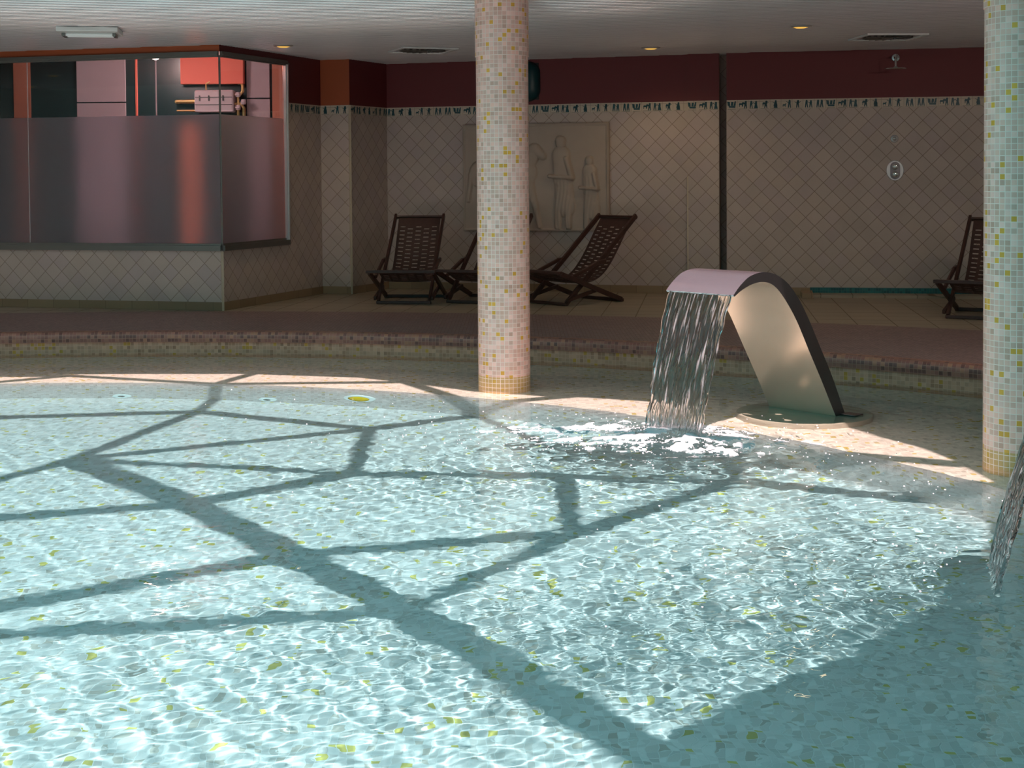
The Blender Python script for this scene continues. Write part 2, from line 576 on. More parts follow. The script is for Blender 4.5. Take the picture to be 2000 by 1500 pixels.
def board(mb, p, q, s0, s1, z0, z1, th, mi=0):
    """a strip of thickness th standing proud of the wall"""
    o, t, n, L = seg(p, q)
    s1 = L if s1 is None else s1
    A = [o + t * s0, o + t * s1]
    B = [a + n * th for a in A]
    def f(a, b, c, d, uv):
        mb.face([a, b, c, d], uv, mi)
    z = lambda v, h: Vector((v.x, v.y, h))
    f(z(B[0], z0), z(B[1], z0), z(B[1], z1), z(B[0], z1), [(s0, z0), (s1, z0), (s1, z1), (s0, z1)])
    f(z(B[0], z1), z(B[1], z1), z(A[1], z1), z(A[0], z1), [(s0, z1), (s1, z1), (s1, z1), (s0, z1)])
    f(z(A[0], z0), z(A[1], z0), z(B[1], z0), z(B[0], z0), [(s0, z0), (s1, z0), (s1, z0), (s0, z0)])
    f(z(A[0], z0), z(B[0], z0), z(B[0], z1), z(A[0], z1), [(0, z0), (th, z0), (th, z1), (0, z1)])
    f(z(B[1], z0), z(A[1], z0), z(A[1], z1), z(B[1], z1), [(0, z0), (th, z0), (th, z1), (0, z1)])

mats_w = ['stone', 'red', 'rust', 'ceil_plain']
w = MB()
wall_quad(w, W0, WC, 0, None, -.02, Z_SILL)
wall_quad(w, W0, WC, 0, None, Z_GT + .01, ZC + .1, 2)
wall_quad(w, WC, WS, 0, SIDE_B, -.02, Z_SILL)
wall_quad(w, WC, WS, 0, SIDE_B, Z_GT + .01, ZC + .1, 1)
wall_quad(w, WC, WS, SIDE_B, None, -.02, Z_FT)
wall_quad(w, WC, WS, SIDE_B, None, Z_FT, ZC + .1, 1)
struct(w.build('wall_left', mats_w))
w = MB()
wall_quad(w, WS, PP, 0, None, -.02, Z_FT)
wall_quad(w, WS, PP, 0, None, Z_FT, ZC + .1, 2)
wall_quad(w, PP, BL, 0, None, -.02, Z_FT)
wall_quad(w, PP, BL, 0, None, Z_FT, ZC + .1, 1)
struct(w.build('wall_corner_pier', mats_w))
w = MB()
wall_quad(w, BL, BR, 0, None, -.02, Z_FT)
wall_quad(w, BL, BR, 0, None, Z_FT, ZC + .1, 1)
# pilaster at the end of the back wall, then the dark slot before the shower wall
board(w, BL, BR, 3.585, None, -.02, Z_FT, .035, 0)
board(w, BL, BR, 3.585, None, Z_FT, ZC + .1, .035, 1)
wall_quad(w, BR, (2.36, 15.62), 0, None, -.02, ZC + .1, 0)
wall_quad(w, (2.36, 15.62), (2.44, 15.60), 0, None, -.02, ZC + .1, 0)
wall_quad(w, (2.44, 15.60), SL, 0, None, -.02, ZC + .1, 0)
struct(w.build('wall_back', mats_w))
w = MB()
wall_quad(w, SL, SR, 0, None, -.02, Z_FT)
wall_quad(w, SL, SR, 0, None, Z_FT, ZC + .1, 1)
struct(w.build('wall_shower', mats_w))
w = MB()
wall_quad(w, (XR, SR[1]), (XR, YF), 0, None, -1.2, ZC + .15)
struct(w.build('wall_right', ['ceil_plain']))
w = MB()
wall_quad(w, (XR, YF), (XL, YF), 0, None, -1.2, ZC + .15)
struct(w.build('wall_front', ['ceil_plain']))
w = MB()
wall_quad(w, (XL, YF), W0, 0, None, -1.2, ZC + .15)
struct(w.build('wall_far_left', ['ceil_plain']))

# pale corner strips, skirtings
e = MB()
for (p, z1) in ((WC, Z_SILL - .01), (PP, Z_FT)):
    e.box((p[0], p[1], z1 / 2), (.022, .022, z1), Matrix.Rotation(.6, 3, 'Z'))
o_, t_, n_, L_ = seg(BL, BR)
pe = o_ + t_ * 3.588 + n_ * .036
e.box((pe.x, pe.y, .66), (.014, .012, 1.3))
struct(e.build('trim_1', 'stone_edge'))
sk = MB()
board(sk, W0, WC, 0, None, 0, .085, .012)
board(sk, WC, WS, 0, None, 0, .085, .012)
struct(sk.build('baseboard_left', 'base_tile'))
sk = MB()
board(sk, WS, PP, 0, None, 0, .085, .012)
board(sk, PP, BL, 0, None, 0, .085, .012)
struct(sk.build('baseboard_corner_pier', 'base_tile'))
sk = MB()
board(sk, BL, BR, 0, 3.585, 0, .085, .012)
board(sk, BL, BR, 3.585, None, 0, .085, .05)
struct(sk.build('baseboard_back', 'base_tile'))
sk = MB()
board(sk, SL, SR, 0, .90, 0, .085, .012, 1)
board(sk, SL, SR, .90, None, 0, .088, .014, 0)
struct(sk.build('baseboard_shower', ['teal_mosaic', 'base_tile']))
kb = MB()
board(kb, SL, SR, .92, None, 0, .03, .30)
struct(kb.build('shower_tray', 'floor_tile'))
kb = MB()
board(kb, SL, SR, .80, .92, 0, .055, .42)
struct(kb.build('shower_tray_kerb', 'base_tile'))

# picture border: cream tiles with small dark teal figures
def person(x, h, lean=0., arm=1, skirt=False):
    b = [[(x - .012, h * .55), (x + .012, h * .55), (x + .014 + lean, h * .82), (x - .010 + lean, h * .82)],
         [(x + .002 + lean + .011 * math.cos(a), h * .91 + .010 * math.sin(a)) for a in [k * math.pi / 4 for k in range(8)]]]
    if skirt:
        b.append([(x - .020, 0), (x + .022, 0), (x + .011, h * .58), (x - .011, h * .58)])
    else:
        b.append([(x - .016, 0), (x - .006, 0), (x + .004, h * .58), (x - .012, h * .58)])
        b.append([(x + .008, 0), (x + .018, 0), (x + .012, h * .58), (x + .001, h * .58)])
    if arm:
        b.append([(x + arm * .010, h * .70), (x + arm * .030, h * .84), (x + arm * .034, h * .80), (x + arm * .012, h * .62)])
    return b
def beast(x, y, sc=1.):
    return [[(x - .026 * sc, y), (x + .022 * sc, y + .002), (x + .026 * sc, y + .020 * sc), (x - .018 * sc, y + .024 * sc)],
            [(x + .016 * sc, y + .016 * sc), (x + .034 * sc, y + .030 * sc), (x + .026 * sc, y + .040 * sc), (x + .008 * sc, y + .022 * sc)],
            [(x - .022 * sc, y - .022 * sc), (x - .015 * sc, y - .022 * sc), (x - .012 * sc, y + .004), (x - .020 * sc, y + .004)],
            [(x + .012 * sc, y - .022 * sc), (x + .019 * sc, y - .022 * sc), (x + .020 * sc, y + .004), (x + .010 * sc, y + .004)]]
MOTIF = [
    lambda: [[(-.045, .030), (-.018, .028), (-.022, .072), (-.050, .078)], [(-.012, .030), (.012, .028), (.018, .070), (-.006, .075)], [(.016, .026), (.040, .030), (.044, .080), (.030, .078)], [(-.03, .010), (.036, .008), (.04, .026), (-.036, .028)]],
    lambda: beast(-.02, .036, .9) + beast(.016, .044, .9) + person(.03, .078, 0, 0),
    lambda: person(-.028, .078) + person(.024, .076, 0, -1, True),
    lambda: beast(0, .040, 1.0) + person(.012, .078, .004, 1),
    lambda: person(0, .082, 0, -1, True) + [[(-.022, .02), (.02, .02), (.016, .05), (-.016, .05)]],
    lambda: beast(-.026, .022, .7) + person(.03, .084, 0, -1),
    lambda: person(0, .080, .004, 1) + person(0, .078, 0, -1),
    lambda: person(-.024, .080, 0, 0) + person(.022, .076, 0, -1),
    lambda: person(-.020, .080, 0, 0) + person(.020, .080, 0, 0)]
def border(name, p, q, s0, s1, th, k0=0):
    mb = MB()
    board(mb, p, q, s0, s1, Z_FB, Z_FT, th, 0)
    o, t, n, L = seg(p, q)
    s1 = L if s1 is None else s1
    Mx = Matrix(((t.x, 0, n.x, 0), (t.y, 0, n.y, 0), (0, 1, 0, 0), (0, 0, 0, 1)))
    s, k = s0 + .059, k0
    while s < s1 - .03:
        b = o + t * s + n * th
        for poly in MOTIF[k % 9]():
            T = Matrix.Translation((b.x, b.y, Z_FB + .012)) @ Mx
            mb.prism(poly, 0, .0015, T, 1)
        T = Matrix.Translation((b.x, b.y, Z_FB + .004)) @ Mx
        mb.prism([(-.045, 0), (.045, 0), (.045, .003), (-.045, .003)], 0, .001, T, 1)
        s += .118
        k += 1
    return struct(mb.build(name, ['frieze', 'figure']))
border('trim_2', WC, WS, SIDE_B + .04, None, .006, 6)
border('trim_3', WS, PP, 0, None, .006, 4)
border('trim_4', PP, BL, 0, None, .006, 1)
border('trim_5', BL, BR, 0, 3.585, .006, 2)
border('trim_6', BL, BR, 3.585, None, .041, 0)
border('trim_7', SL, SR, 0, None, .006, 0)

# ------------------------------------------------------------------ ceiling with the roof opening
RIM = [(-4.02, 8.80), (-3.0, 8.81), (-2.05, 8.77), (-1.13, 8.53), (-.71, 8.24), (-.2, 7.80), (.29, 7.58), (.61, 7.50), (1.05, 7.30), (1.59, 6.93), (2.11, 6.39), (2.27, 5.99),
       (2.41, 5.67), (2.48, 5.35), (2.52, 4.84), (2.45, 4.30), (2.04, 3.38), (1.31, 2.68), (.60, 2.08), (1.0, 1.35), (1.15, .2), (.2, -1.2), (-2.2, -2.0), (-5.5, -1.2), (-7.8, 1.2),
       (-8.7, 4.2), (-8.0, 6.4), (-6.6, 7.9), (-5.3, 8.6)]
YS = 10.2
c = MB()
RIML = [(x, y + (.10 if y > 4.5 else 0)) for x, y in RIM]
c.flat([(XL, YF), (XR, YF), (XR, YS), (XL, YS)], [RIML], ZC + .034, down=True)
c.flat([(XL - .5, YF - .5), (XR + .5, YF - .5), (XR + .5, YB + .5), (XL - .5, YB + .5)], [RIM], ZC + .16)
for i in range(len(RIM)):
    p, q = RIM[i], RIM[(i + 1) % len(RIM)]
    pl_, ql_ = RIML[i], RIML[(i + 1) % len(RIM)]
    c.face([(*pl_, ZC + .034), (*ql_, ZC + .034), (*q, ZC + .16), (*p, ZC + .16)])
struct(c.build('ceiling', 'ceil_plain'))
sl = MB()
ang = math.radians(-5)
ca, sa = math.cos(ang), math.sin(ang)
def cpt(u, v, z):
    return (u * ca - v * sa - 1.5, u * sa + v * ca + 13, z)
v = -3.95
U_ = 9.6
while v < 5.6:
    prof = [(v, ZC + .030), (v + .002, ZC + .006), (v + .009, ZC), (v + .022, ZC + .003), (v + .034, ZC + .004), (v + .046, ZC + .003), (v + .058, ZC), (v + .066, ZC + .008), (v + .068, ZC + .030)]
    sl.grid([[cpt(-U_, a, z) for a, z in prof], [cpt(U_, a, z) for a, z in prof]][::-1])
    sl.face([cpt(-U_, v + .068, ZC + .030), cpt(-U_, v + .1, ZC + .030), cpt(U_, v + .1, ZC + .030), cpt(U_, v + .068, ZC + .030)], None, 1)
    v += .1
struct(sl.build('ceiling_strips', ['ceil', 'black_gap'], smooth=50))

# steel lattice over the opening: its shadow lies on the pool
ND = dict(a=(-2.62, 5.93), b=(-1.66, 4.89), c=(-.97, 4.00), d=(-.37, 3.25), m=(1.15, 1.02), n1=(-2.2, 7.48), n2=(-.89, 6.83), n9=(-.86, 5.55), n6=(.38, 4.32), n7=(.37, 5.47), n8=(1.34, 5.30),
          hl=(-3.6, 7.27), il=(-2.92, 5.35), al=(-3.2, 4.42), fl=(-2.9, 2.75), gl=(-3.2, 2.75), s1=(-3.44, 8.76), s2=(-2.18, 8.28), s3=(-.74, 8.31), s5=(-2.0, 8.8), k2=(-.18, 7.28), p1=(.40, 6.12),
          p2=(1.42, 5.80), p3=(2.5, 4.75), pr=(2.5, 5.25), s0=(-3.98, 8.40), s6=(-4.1, 8.78), rr=(.62, 7.66), hl2=(-4.6, 6.9), x1=(-4.6, 4.9), x2=(-6.0, 3.2), x3=(-4.7, 1.2), x4=(-6.4, 6.2), x5=(-8.5, 4.3), x6=(-2.0, .2), x7=(-.2, 1.0), x8=(-7.6, 1.4), x9=(-3.2, -1.7))
def beam(a, b, w):
    A, B = Vector((*ND[a], ZC + .13)), Vector((*ND[b], ZC + .13))
    struct(MB().bar(A, B, w, .08, bev=0).build('roof_beam', 'steel_dark'))
for a, b, w in (('a', 'b', .19), ('b', 'c', .19), ('c', 'd', .19), ('d', 'm', .19), ('n1', 'a', .10), ('n1', 'n2', .09), ('n1', 'hl', .09), ('n2', 'n9', .11), ('n9', 'b', .12), ('n9', 'n7', .09), ('n7', 'n8', .09),
                ('n7', 'n6', .12), ('c', 'n6', .09), ('d', 'n6', .09), ('n6', 'n8', .10), ('a', 'n9', .07), ('a', 'n2', .07), ('a', 'il', .1), ('b', 'al', .10), ('c', 'fl', .12), ('d', 'gl', .09),
                ('n1', 's2', .10), ('s2', 's5', .09), ('s2', 's3', .06), ('s2', 's1', .06), ('s1', 's0', .07), ('s1', 's6', .06), ('s3', 'k2', .10), ('k2', 'n2', .09), ('k2', 'rr', .09), ('k2', 'p1', .07), ('p1', 'p2', .10), ('p2', 'pr', .12),
                ('n8', 'p3', .10), ('p2', 'n8', .08), ('hl', 'hl2', .1), ('hl2', 'x4', .1), ('al', 'x1', .1), ('x1', 'x2', .1), ('x2', 'x5', .1), ('fl', 'x3', .1), ('gl', 'x2', .1), ('x3', 'x8', .1), ('fl', 'x6', .1), ('x6', 'x7', .1), ('x6', 'x9', .1), ('x1', 'hl2', .1), ('x4', 'x5', .1)):
    beam(a, b, w)

# ------------------------------------------------------------------ columns
def column(cx_, cy_, label):
    t = thing('mosaic_column', label, 'column')
    t['kind'] = 'structure'
    o = MB().lathe([(.190, ZF if math.hypot(cx_ - BASIN[0], cy_ - BASIN[1]) < BASIN[2] else ZS - .01), (.190, 2.20)], (cx_, cy_), 64, uvr=.19).build('shaft', 'mosaic', t, smooth=True)
    receiver(o)
    MB().lathe([(.190, 2.199), (.1955, 2.199), (.1955, ZC + .02)], (cx_, cy_), 64, uvr=.19).build('upper_sleeve', 'mosaic', t, smooth=40)
    return t
column(-.064, 10.07, 'cream and yellow mosaic column standing in the pool in front of the deck chairs')
column(2.675, 7.25, 'cream mosaic column cut by the right edge of the photo behind the falling stream')

# ------------------------------------------------------------------ glazing of the room on the left
def window(name, p, q, s0, s1, cuts, post):
    root = bpy.data.objects.new(name, None)
    COL.objects.link(root)
    struct(root)
    o, t, n, L = seg(p, q)
    s1 = L if s1 is None else s1
    b = MB()
    board(b, p, q, s0, s1, Z_GT - .045, Z_GT + .012, .03)
    board(b, p, q, s0, s1, Z_GT - .03, Z_GT - .012, .045)
    b.build('top_rail', 'alu', root)
    b = MB()
    board(b, p, q, s0, s1, Z_SILL - .005, Z_SILL + .05, .035)
    board(b, p, q, s0, s1, Z_SILL + .05, Z_SILL + .07, .015)
    b.build('sill_rail', 'alu', root)
    if post:
        b = MB()
        board(b, p, q, s1 - .055, s1, Z_SILL + .05, Z_GT - .03, .03)
        board(b, p, q, s1 - .038, s1 - .02, Z_SILL + .05, Z_GT - .03, .045)
        b.build('end_post', 'alu_light', root)
    ss = [s0] + cuts + [s1 - (.05 if post else 0)]
    for a, c_ in zip(ss, ss[1:]):
        for (nm, m, z0, z1) in (('clear_pane', 'glass', 1.97, Z_GT - .03), ('frosted_pane', 'frost', Z_SILL + .06, 1.97)):
            g = MB()
            A, B = o + t * (a + .003) - n * .012, o + t * (c_ - .003) - n * .012
            mid = (A + B) / 2
            g.box((mid.x, mid.y, (z0 + z1) / 2), ((B - A).length, .010, z1 - z0), Matrix.Rotation(math.atan2(t.y, t.x), 3, 'Z'))
            g.build(nm, m, root)
    j = MB()
    for s in cuts:
        P = o + t * s - n * .012
        j.box((P.x, P.y, (Z_SILL + Z_GT) / 2), (.006, .013, Z_GT - Z_SILL - .08), Matrix.Rotation(math.atan2(t.y, t.x), 3, 'Z'))
    if cuts:
        j.build('pane_joint', 'alu_light', root)
    return root
LW = math.hypot(WC[0] - W0[0], WC[1] - W0[1])
LJ = LW - math.hypot(WC[0] + 5.018, WC[1] - 14.368)
window('window_1', W0, WC, 0, LW - .004, [LJ - 1.9, LJ], False)
window('window_2', WC, WS, .004, SIDE_B, [], True)
cp = MB()
cp.box((WC[0] - .002, WC[1] + .012, (Z_SILL + Z_GT) / 2 + .015), (.016, .016, Z_GT - Z_SILL - .08), Matrix.Rotation(.4, 3, 'Z'))
struct(cp.build('trim_8', 'alu'))

# inside that room
YI = 15.25
w = MB()
wall_quad(w, (XL, YI), (-2.385, YI), 0, None, 0, ZC + .03)
struct(w.build('wall_inner', 'inner_dark'))
def panel(name, x0, x1, zs, m, y=YI, th=.03):
    b = MB()
    for z0, z1 in zs:
        b.box(((x0 + x1) / 2, y - th / 2, (z0 + z1) / 2), (x1 - x0, th, z1 - z0), bev=.004)
    return struct(b.build(name, m))
panel('door_1', -4.768, -4.235, [(.02, 2.163), (2.177, ZC)], 'inner_door')
panel('door_2', -2.908, -2.655, [(.02, 2.195), (2.209, ZC)], 'inner_door')
panel('trim_9', -3.61, -2.93, [(2.36, ZC)], 'inner_red', th=.10)
panel('trim_10', -3.62, -3.42, [(.02, 1.93)], 'inner_orange', th=.05)
panel('trim_11', -2.63, -2.40, [(.02, ZC)], 'inner_brown', th=.02)
panel('trim_12', -4.125, -4.105, [(.02, ZC)], 'inner_red', th=.03)
panel('trim_13', -3.91, -3.895, [(.02, ZC)], 'inner_door', th=.01)
panel('trim_14', -5.47, -5.28, [(.02, ZC)], 'inner_brown', th=.01)
pu = thing('pump_unit', 'pale pump box with brass pipes and valves seen through the clear glass corner', 'pump', (-3.24, YI, 2.04))
b = MB()
b.box((0, -.08, .13), (.42, .16, .24), bev=.02)
b.build('housing', 'pump', pu)
b = MB()
for z in (.09, .17):
    b.box((0, -.163, z), (.40, .006, .008))
for x in (-.15, -.05, .10):
    b.box((x, -.166, .16), (.016, .012, .06), bev=.003)
b.build('panel_seams', 'black_gap', pu)
b = MB()
b.tube([(-.22, -.08, .13), (-.42, -.08, .13)], .022)
b.tube([(-.22, -.08, .03), (-.42, -.08, .03)], .010)
b.tube([(-.42, -.08, .13), (-.42, 0, .13)], .022)
b.build('supply_pipe', 'brass', pu, smooth=50)
b = MB()
b.tube([(.21, -.08, .20), (.27, -.08, .20), (.30, -.08, .24), (.30, -.08, .30), (.27, -.06, .33), (.24, 0, .33)], .016)
b.build('elbow_pipe', 'brass', pu, smooth=50)
for path, rad in (([(.21, -.08, .10), (.28, -.08, .10), (.31, -.08, .05), (.31, -.08, -.05)], .018), ([(.25, -.10, .20), (.25, -.10, -.04)], .014), ([(-.09, -.10, .24), (-.09, -.10, .32), (-.05, -.10, .34)], .010)):
    MB().tube(path, rad).build('elbow_pipe', 'brass', pu, smooth=50)
for k, (x, z) in enumerate(((.25, .20), (.25, .06), (.31, .12))):
    b = MB()
    b.lathe([(0, -.03), (.026, -.026), (.03, 0), (.026, .026), (0, .03)], (0, 0), 16)
    b.box((0, -.036, 0), (.05, .012, .014), bev=.003)
    o = b.build('valve', 'pump', pu, smooth=50)
    o.location = (x, -.10, z)

# ------------------------------------------------------------------ ceiling fittings
def downlight(loc, label, energy=20.0, group='recessed downlights in the strip ceiling', tint=(1, .72, .42), kind='SPOT', washer=False):
    t = thing('downlight', label, 'lamp', (loc[0], loc[1], ZC), 0, group)
    MB().lathe([(.068, -.004), (.072, -.014), (.095, -.006), (.100, .004)], (0, 0), 40).build('trim_ring', 'alu_light', t, smooth=60)
    MB().lathe([(0.0001, -.020), (.040, -.018), (.066, -.010), (.070, 0.0)], (0, 0), 40).build('lens', 'lamp', t, smooth=True)
    l = bpy.data.lights.new('downlight_bulb', kind)
    l.energy = energy
    l.color = tint
    if kind == 'SPOT':
        l.spot_size = math.radians(115 if washer else 150)
        l.spot_blend = .6
    l.shadow_soft_size = .06
    lo = bpy.data.objects.new('downlight_bulb', l)
    COL.objects.link(lo)
    lo.parent = t
    lo.location = (0, 0, -.035)
    if washer:                    # tilted towards the back wall
        lo.rotation_euler = (math.radians(50), 0, 0)
    return t
downlight((-2.29, 13.97), 'yellow downlight beside the corner of the glazed room')
downlight((1.463, 14.50), 'orange downlight above the right deck chair, farthest of the lamps')
downlight((2.608, 12.48), 'yellow downlight over the fountain, nearest of the ceiling lamps')
for x, y in ((-7.3, 11.8), (-9.2, 10.4), (4.0, 8.9), (5.0, 8.2), (6.0, 7.2), (5.4, 5.0)):  # unseen fill lamps, added to lift the dark walls and deck
    downlight((x, y), 'added warm fill lamp out of view, built like a downlight, to brighten the walls', 60.0, 'added fill lamps out of view', (1, .84, .73), 'SPOT', 0 < x < 5.5)
inner_lamp = downlight((-3.7, 14.45), 'downlight inside the glazed room on the left', 120.0, None, (1, .72, .70), 'POINT')

def vent(loc, rz, label):
    t = thing('ceiling_vent', label, 'vent', (loc[0], loc[1], ZC), rz, 'square swirl vents in the ceiling')
    b = MB()
    h, wd = .30, .03
    for (x, y, dx, dy) in ((0, h - wd / 2, 2 * h, wd), (0, -h + wd / 2, 2 * h, wd), (h - wd / 2, 0, wd, 2 * h - 2 * wd), (-h + wd / 2, 0, wd, 2 * h - 2 * wd)):
        b.box((x, y, -.010), (dx, dy, .018), bev=.003)
    b.build('frame', 'white_frame', t)
    b = MB()
    b.box((0, 0, -.005), (2 * h - 2 * wd, 2 * h - 2 * wd, .008))
    b.build('face_plate', 'ceil', t)
    b = MB()
    for k in range(20):
        a = 2 * math.pi * k / 20
        b.box((.165 * math.cos(a), .165 * math.sin(a), -.0105), (.15, .028, .004), Matrix.Rotation(a + .3, 3, 'Z'))
    b.build('slots', 'black_gap', t)
    b = MB()
    for k in range(20):
        a = 2 * math.pi * (k + .35) / 20
        b.box((.165 * math.cos(a), .165 * math.sin(a), -.016), (.15, .018, .003), Matrix.Rotation(a + .3, 3, 'Z') @ Matrix.Rotation(.5, 3, 'X'))
    b.build('swirl_blades', 'alu', t)
    b = MB()
    b.lathe([(.0001, -.024), (.05, -.022), (.06, -.009)], (0, 0), 24)
    b.build('hub', 'alu', t, smooth=60)
vent((-.92, 14.53), math.radians(20), 'square swirl vent in the ceiling left of the front column')
vent((3.66, 13.47), math.radians(4), 'square swirl vent in the ceiling above the shower head')

t = thing('ceiling_light', 'white square unlit light box on the ceiling at the upper left', 'lamp', (-3.72, 12.28, ZC), math.radians(10))
b = MB()
b.box((0, 0, -.022), (.52, .46, .044), bev=.008)
b.build('housing', 'white_frame', t)
for y in (-.06, .06):
    MB().tube([(-.20, y, -.055), (.20, y, -.055)], .014).build('tube', 'white_ring', t, smooth=50)
for x in (-.215, .215):
    MB().box((x, 0, -.055), (.03, .2, .034), bev=.004).build('tube_holder', 'alu', t)

# ------------------------------------------------------------------ dark fitting on the red wall, half behind the column
o_, t_, n_, L_ = seg(BL, BR)
P = o_ + t_ * 1.72
t = thing('wall_speaker', 'dark teal rounded fitting on the red wall, half hidden behind the front column', 'speaker', (P.x, P.y, 2.41), math.atan2(t_.y, t_.x))
# an upright capsule: upper dome, straight middle, lower dome, pressed against the wall
b = MB()
P_ = []
for i in range(25):
    a = math.pi * i / 24
    row = []
    for k in range(25):
        th = -math.pi / 2 + math.pi * k / 24
        cz = .10 * (1 if th > 0 else -1)
        row.append((-.17 * math.cos(th) * math.cos(a), -.13 * math.cos(th) * math.sin(a) - .004, .135 * math.sin(th) + cz))
    P_.append(row)
b.grid(P_)
b.build('shell', 'dark_teal', t, smooth=True)
b = MB()
b.box((0, -.006, 0), (.30, .012, .42), bev=.005)
b.build('back_plate', 'black_gap', t)

# ------------------------------------------------------------------ stone relief on the back wall
o_, t_, n_, L_ = seg(BL, BR)
RS0, RS1, RZ0, RZ1 = .962, 2.70, .692, 1.927
RWd, RHt = RS1 - RS0, RZ1 - RZ0
P = o_ + t_ * ((RS0 + RS1) / 2)
rel = thing('wall_relief', 'grey plaster relief panel of robed figures and a horse on the tiled back wall', 'relief', (P.x, P.y, RZ0), math.atan2(t_.y, t_.x))
b = MB()
b.box((0, -.028, RHt / 2), (RWd, .05, RHt), bev=.004)
b.build('slab', 'plaster', rel)
nx_, nz_ = 230, 165
gx = np.linspace(-RWd / 2 + .01, RWd / 2 - .01, nx_)
gz = np.linspace(.01, RHt - .01, nz_)
GX, GZ = np.meshgrid(gx, gz, indexing='ij')
Hh = np.zeros_like(GX)
def cap(x0, z0, x1, z1, r0, r1, k=.5, base=0.):
    global Hh
    dx, dz = x1 - x0, z1 - z0
    L2 = dx * dx + dz * dz + 1e-9
    tt = np.clip(((GX - x0) * dx + (GZ - z0) * dz) / L2, 0, 1)
    d = np.hypot(GX - x0 - tt * dx, GZ - z0 - tt * dz)
    r = r0 + (r1 - r0) * tt
    h = np.where(d < r, np.sqrt(np.maximum(0, 1 - (d / r) ** 2)) ** .6 * k * .085 + base, 0)
    Hh = np.maximum(Hh, h)
def figure(x, s=1.0, lean=0., face=-1):
    f = lambda a: x + a * s
    z = lambda a: a * s + .03
    cap(f(lean), z(1.0), f(lean), z(.97), .062 * s, .058 * s, .55)              # head
    cap(f(lean * .8), z(.84), f(lean * .4), z(.55), .105 * s, .10 * s, .6)       # chest
    cap(f(.0), z(.55), f(-.02 * face), z(.25), .10 * s, .12 * s, .5)             # robe
    cap(f(.045), z(.35), f(.06), z(.02), .055 * s, .035 * s, .55)                # legs
    cap(f(-.045), z(.35), f(-.07), z(.02), .055 * s, .035 * s, .45)
    cap(f(.07 + lean), z(.80), f(.10), z(.58), .036 * s, .032 * s, .8)           # arms
    cap(f(.10), z(.58), f(.16 * face), z(.60), .030 * s, .024 * s, .9)
cap(-.62, .66, -.14, .68, .17, .17, .55)                                        # horse body
cap(-.16, .70, .0, .92, .13, .085, .55)
cap(.0, .94, .10, .86, .07, .045, .6)
for (xa, xb, xc) in ((-.60, -.66, -.60), (-.48, -.50, -.54), (-.18, -.12, -.18), (-.08, .0, .06)):
    cap(xa, .55, xb, .32, .07, .038, .55)
    cap(xb, .32, xc, .05, .038, .026, .55)
cap(-.76, .66, -.80, .35, .035, .02, .5)
figure(-.42, .98, .02)
figure(.34, 1.0, -.03)
figure(.66, .78, -.02)
fold = .0025 * np.sin(GX * 150 + 3 * np.sin(GZ * 9)) * (Hh > .012) * (GZ < .62)
Hh = Hh + fold + .0015 * np.sin(GX * 23 + GZ * 17) * np.sin(GZ * 31 - GX * 11)
edge = np.minimum.reduce([GX + RWd / 2, RWd / 2 - GX, GZ, RHt - GZ])
Hh = np.where(edge < .03, .016, Hh)
b = MB()
b.grid([[(GX[i, j], -.0535 - Hh[i, j], GZ[i, j]) for j in range(nz_)] for i in range(nx_)][::-1])
b.build('carving', 'plaster', rel, smooth=True)

# ------------------------------------------------------------------ shower
o_, t_, n_, L_ = seg(SL, SR)
rzS = math.atan2(t_.y, t_.x)
P = o_ + t_ * 1.80
sh = thing('rain_shower', 'chrome rain shower head on an arm from the dark red wall', 'shower', (P.x, P.y, 2.57), rzS)
b = MB()
Mw = Matrix.Rotation(math.pi / 2, 4, 'X')
b.lathe([(.018, 0), (.030, .004), (.042, .012), (.040, .020), (.020, .024)], (0, 0), 24, M=Mw)
b.build('wall_flange', 'chrome', sh, smooth=60)
b = MB()
b.tube([(0, 0, 0), (0, -.10, .0), (-.015, -.26, .005), (-.03, -.36, -.01), (-.035, -.39, -.05), (-.035, -.395, -.13)], .011)
b.build('arm', 'chrome', sh, smooth=60)
b = MB()
b.lathe([(.0001, -.152), (.114, -.150), (.118, -.145), (.112, -.140), (.03, -.134), (.018, -.120), (.0001, -.118)], (-.035, -.395), 40)
b.build('rain_plate', 'chrome', sh, smooth=50)
P = o_ + t_ * 1.797
va = thing('shower_valve', 'oval chrome shower valve plate with two knobs on the tiled wall', 'valve', (P.x, P.y, 1.358), rzS)
def oval(rx, rz_, y0, y1, n=40, bev=.004, cz=0.):
    m = MB()
    rows = []
    for (k, y) in ((1, y0), (1, y1 + bev), (1 - bev / rx, y1)):
        rows.append([(rx * k * math.cos(2 * math.pi * i / n), y, cz + rz_ * k * math.sin(2 * math.pi * i / n)) for i in range(n)])
    m.grid([[rows[j][i] for j in range(3)] for i in range(n)], None, True)
    m.face(rows[2])
    return m
oval(.092, .110, -.001, -.010).build('back_plate', 'alu_light', va, smooth=40)
def stadium(w, h, y0, y1, n=12):
    m = MB()
    p = []
    for i in range(n + 1):
        a = math.pi * i / n
        p.append((w * math.cos(a), h + w * math.sin(a)))
    for i in range(n + 1):
        a = math.pi + math.pi * i / n
        p.append((w * math.cos(a), -h + w * math.sin(a)))
    M4 = Matrix(((1, 0, 0, 0), (0, 0, 1, 0), (0, 1, 0, 0), (0, 0, 0, 1)))
    m.prism(p, y0, y1, M4)
    return m
stadium(.052, .042, -.008, -.018).build('inner_plate', 'steel_dark', va)
for z in (.042, -.042):
    b = MB()
    b.lathe([(.034, .016), (.034, .040), (.028, .052), (.012, .056), (.0001, .056)], (0, 0), 24, M=Matrix.Translation((0, 0, z)) @ Mw)
    b.build('knob', 'chrome', va, smooth=50)
P = o_ + t_ * 1.79
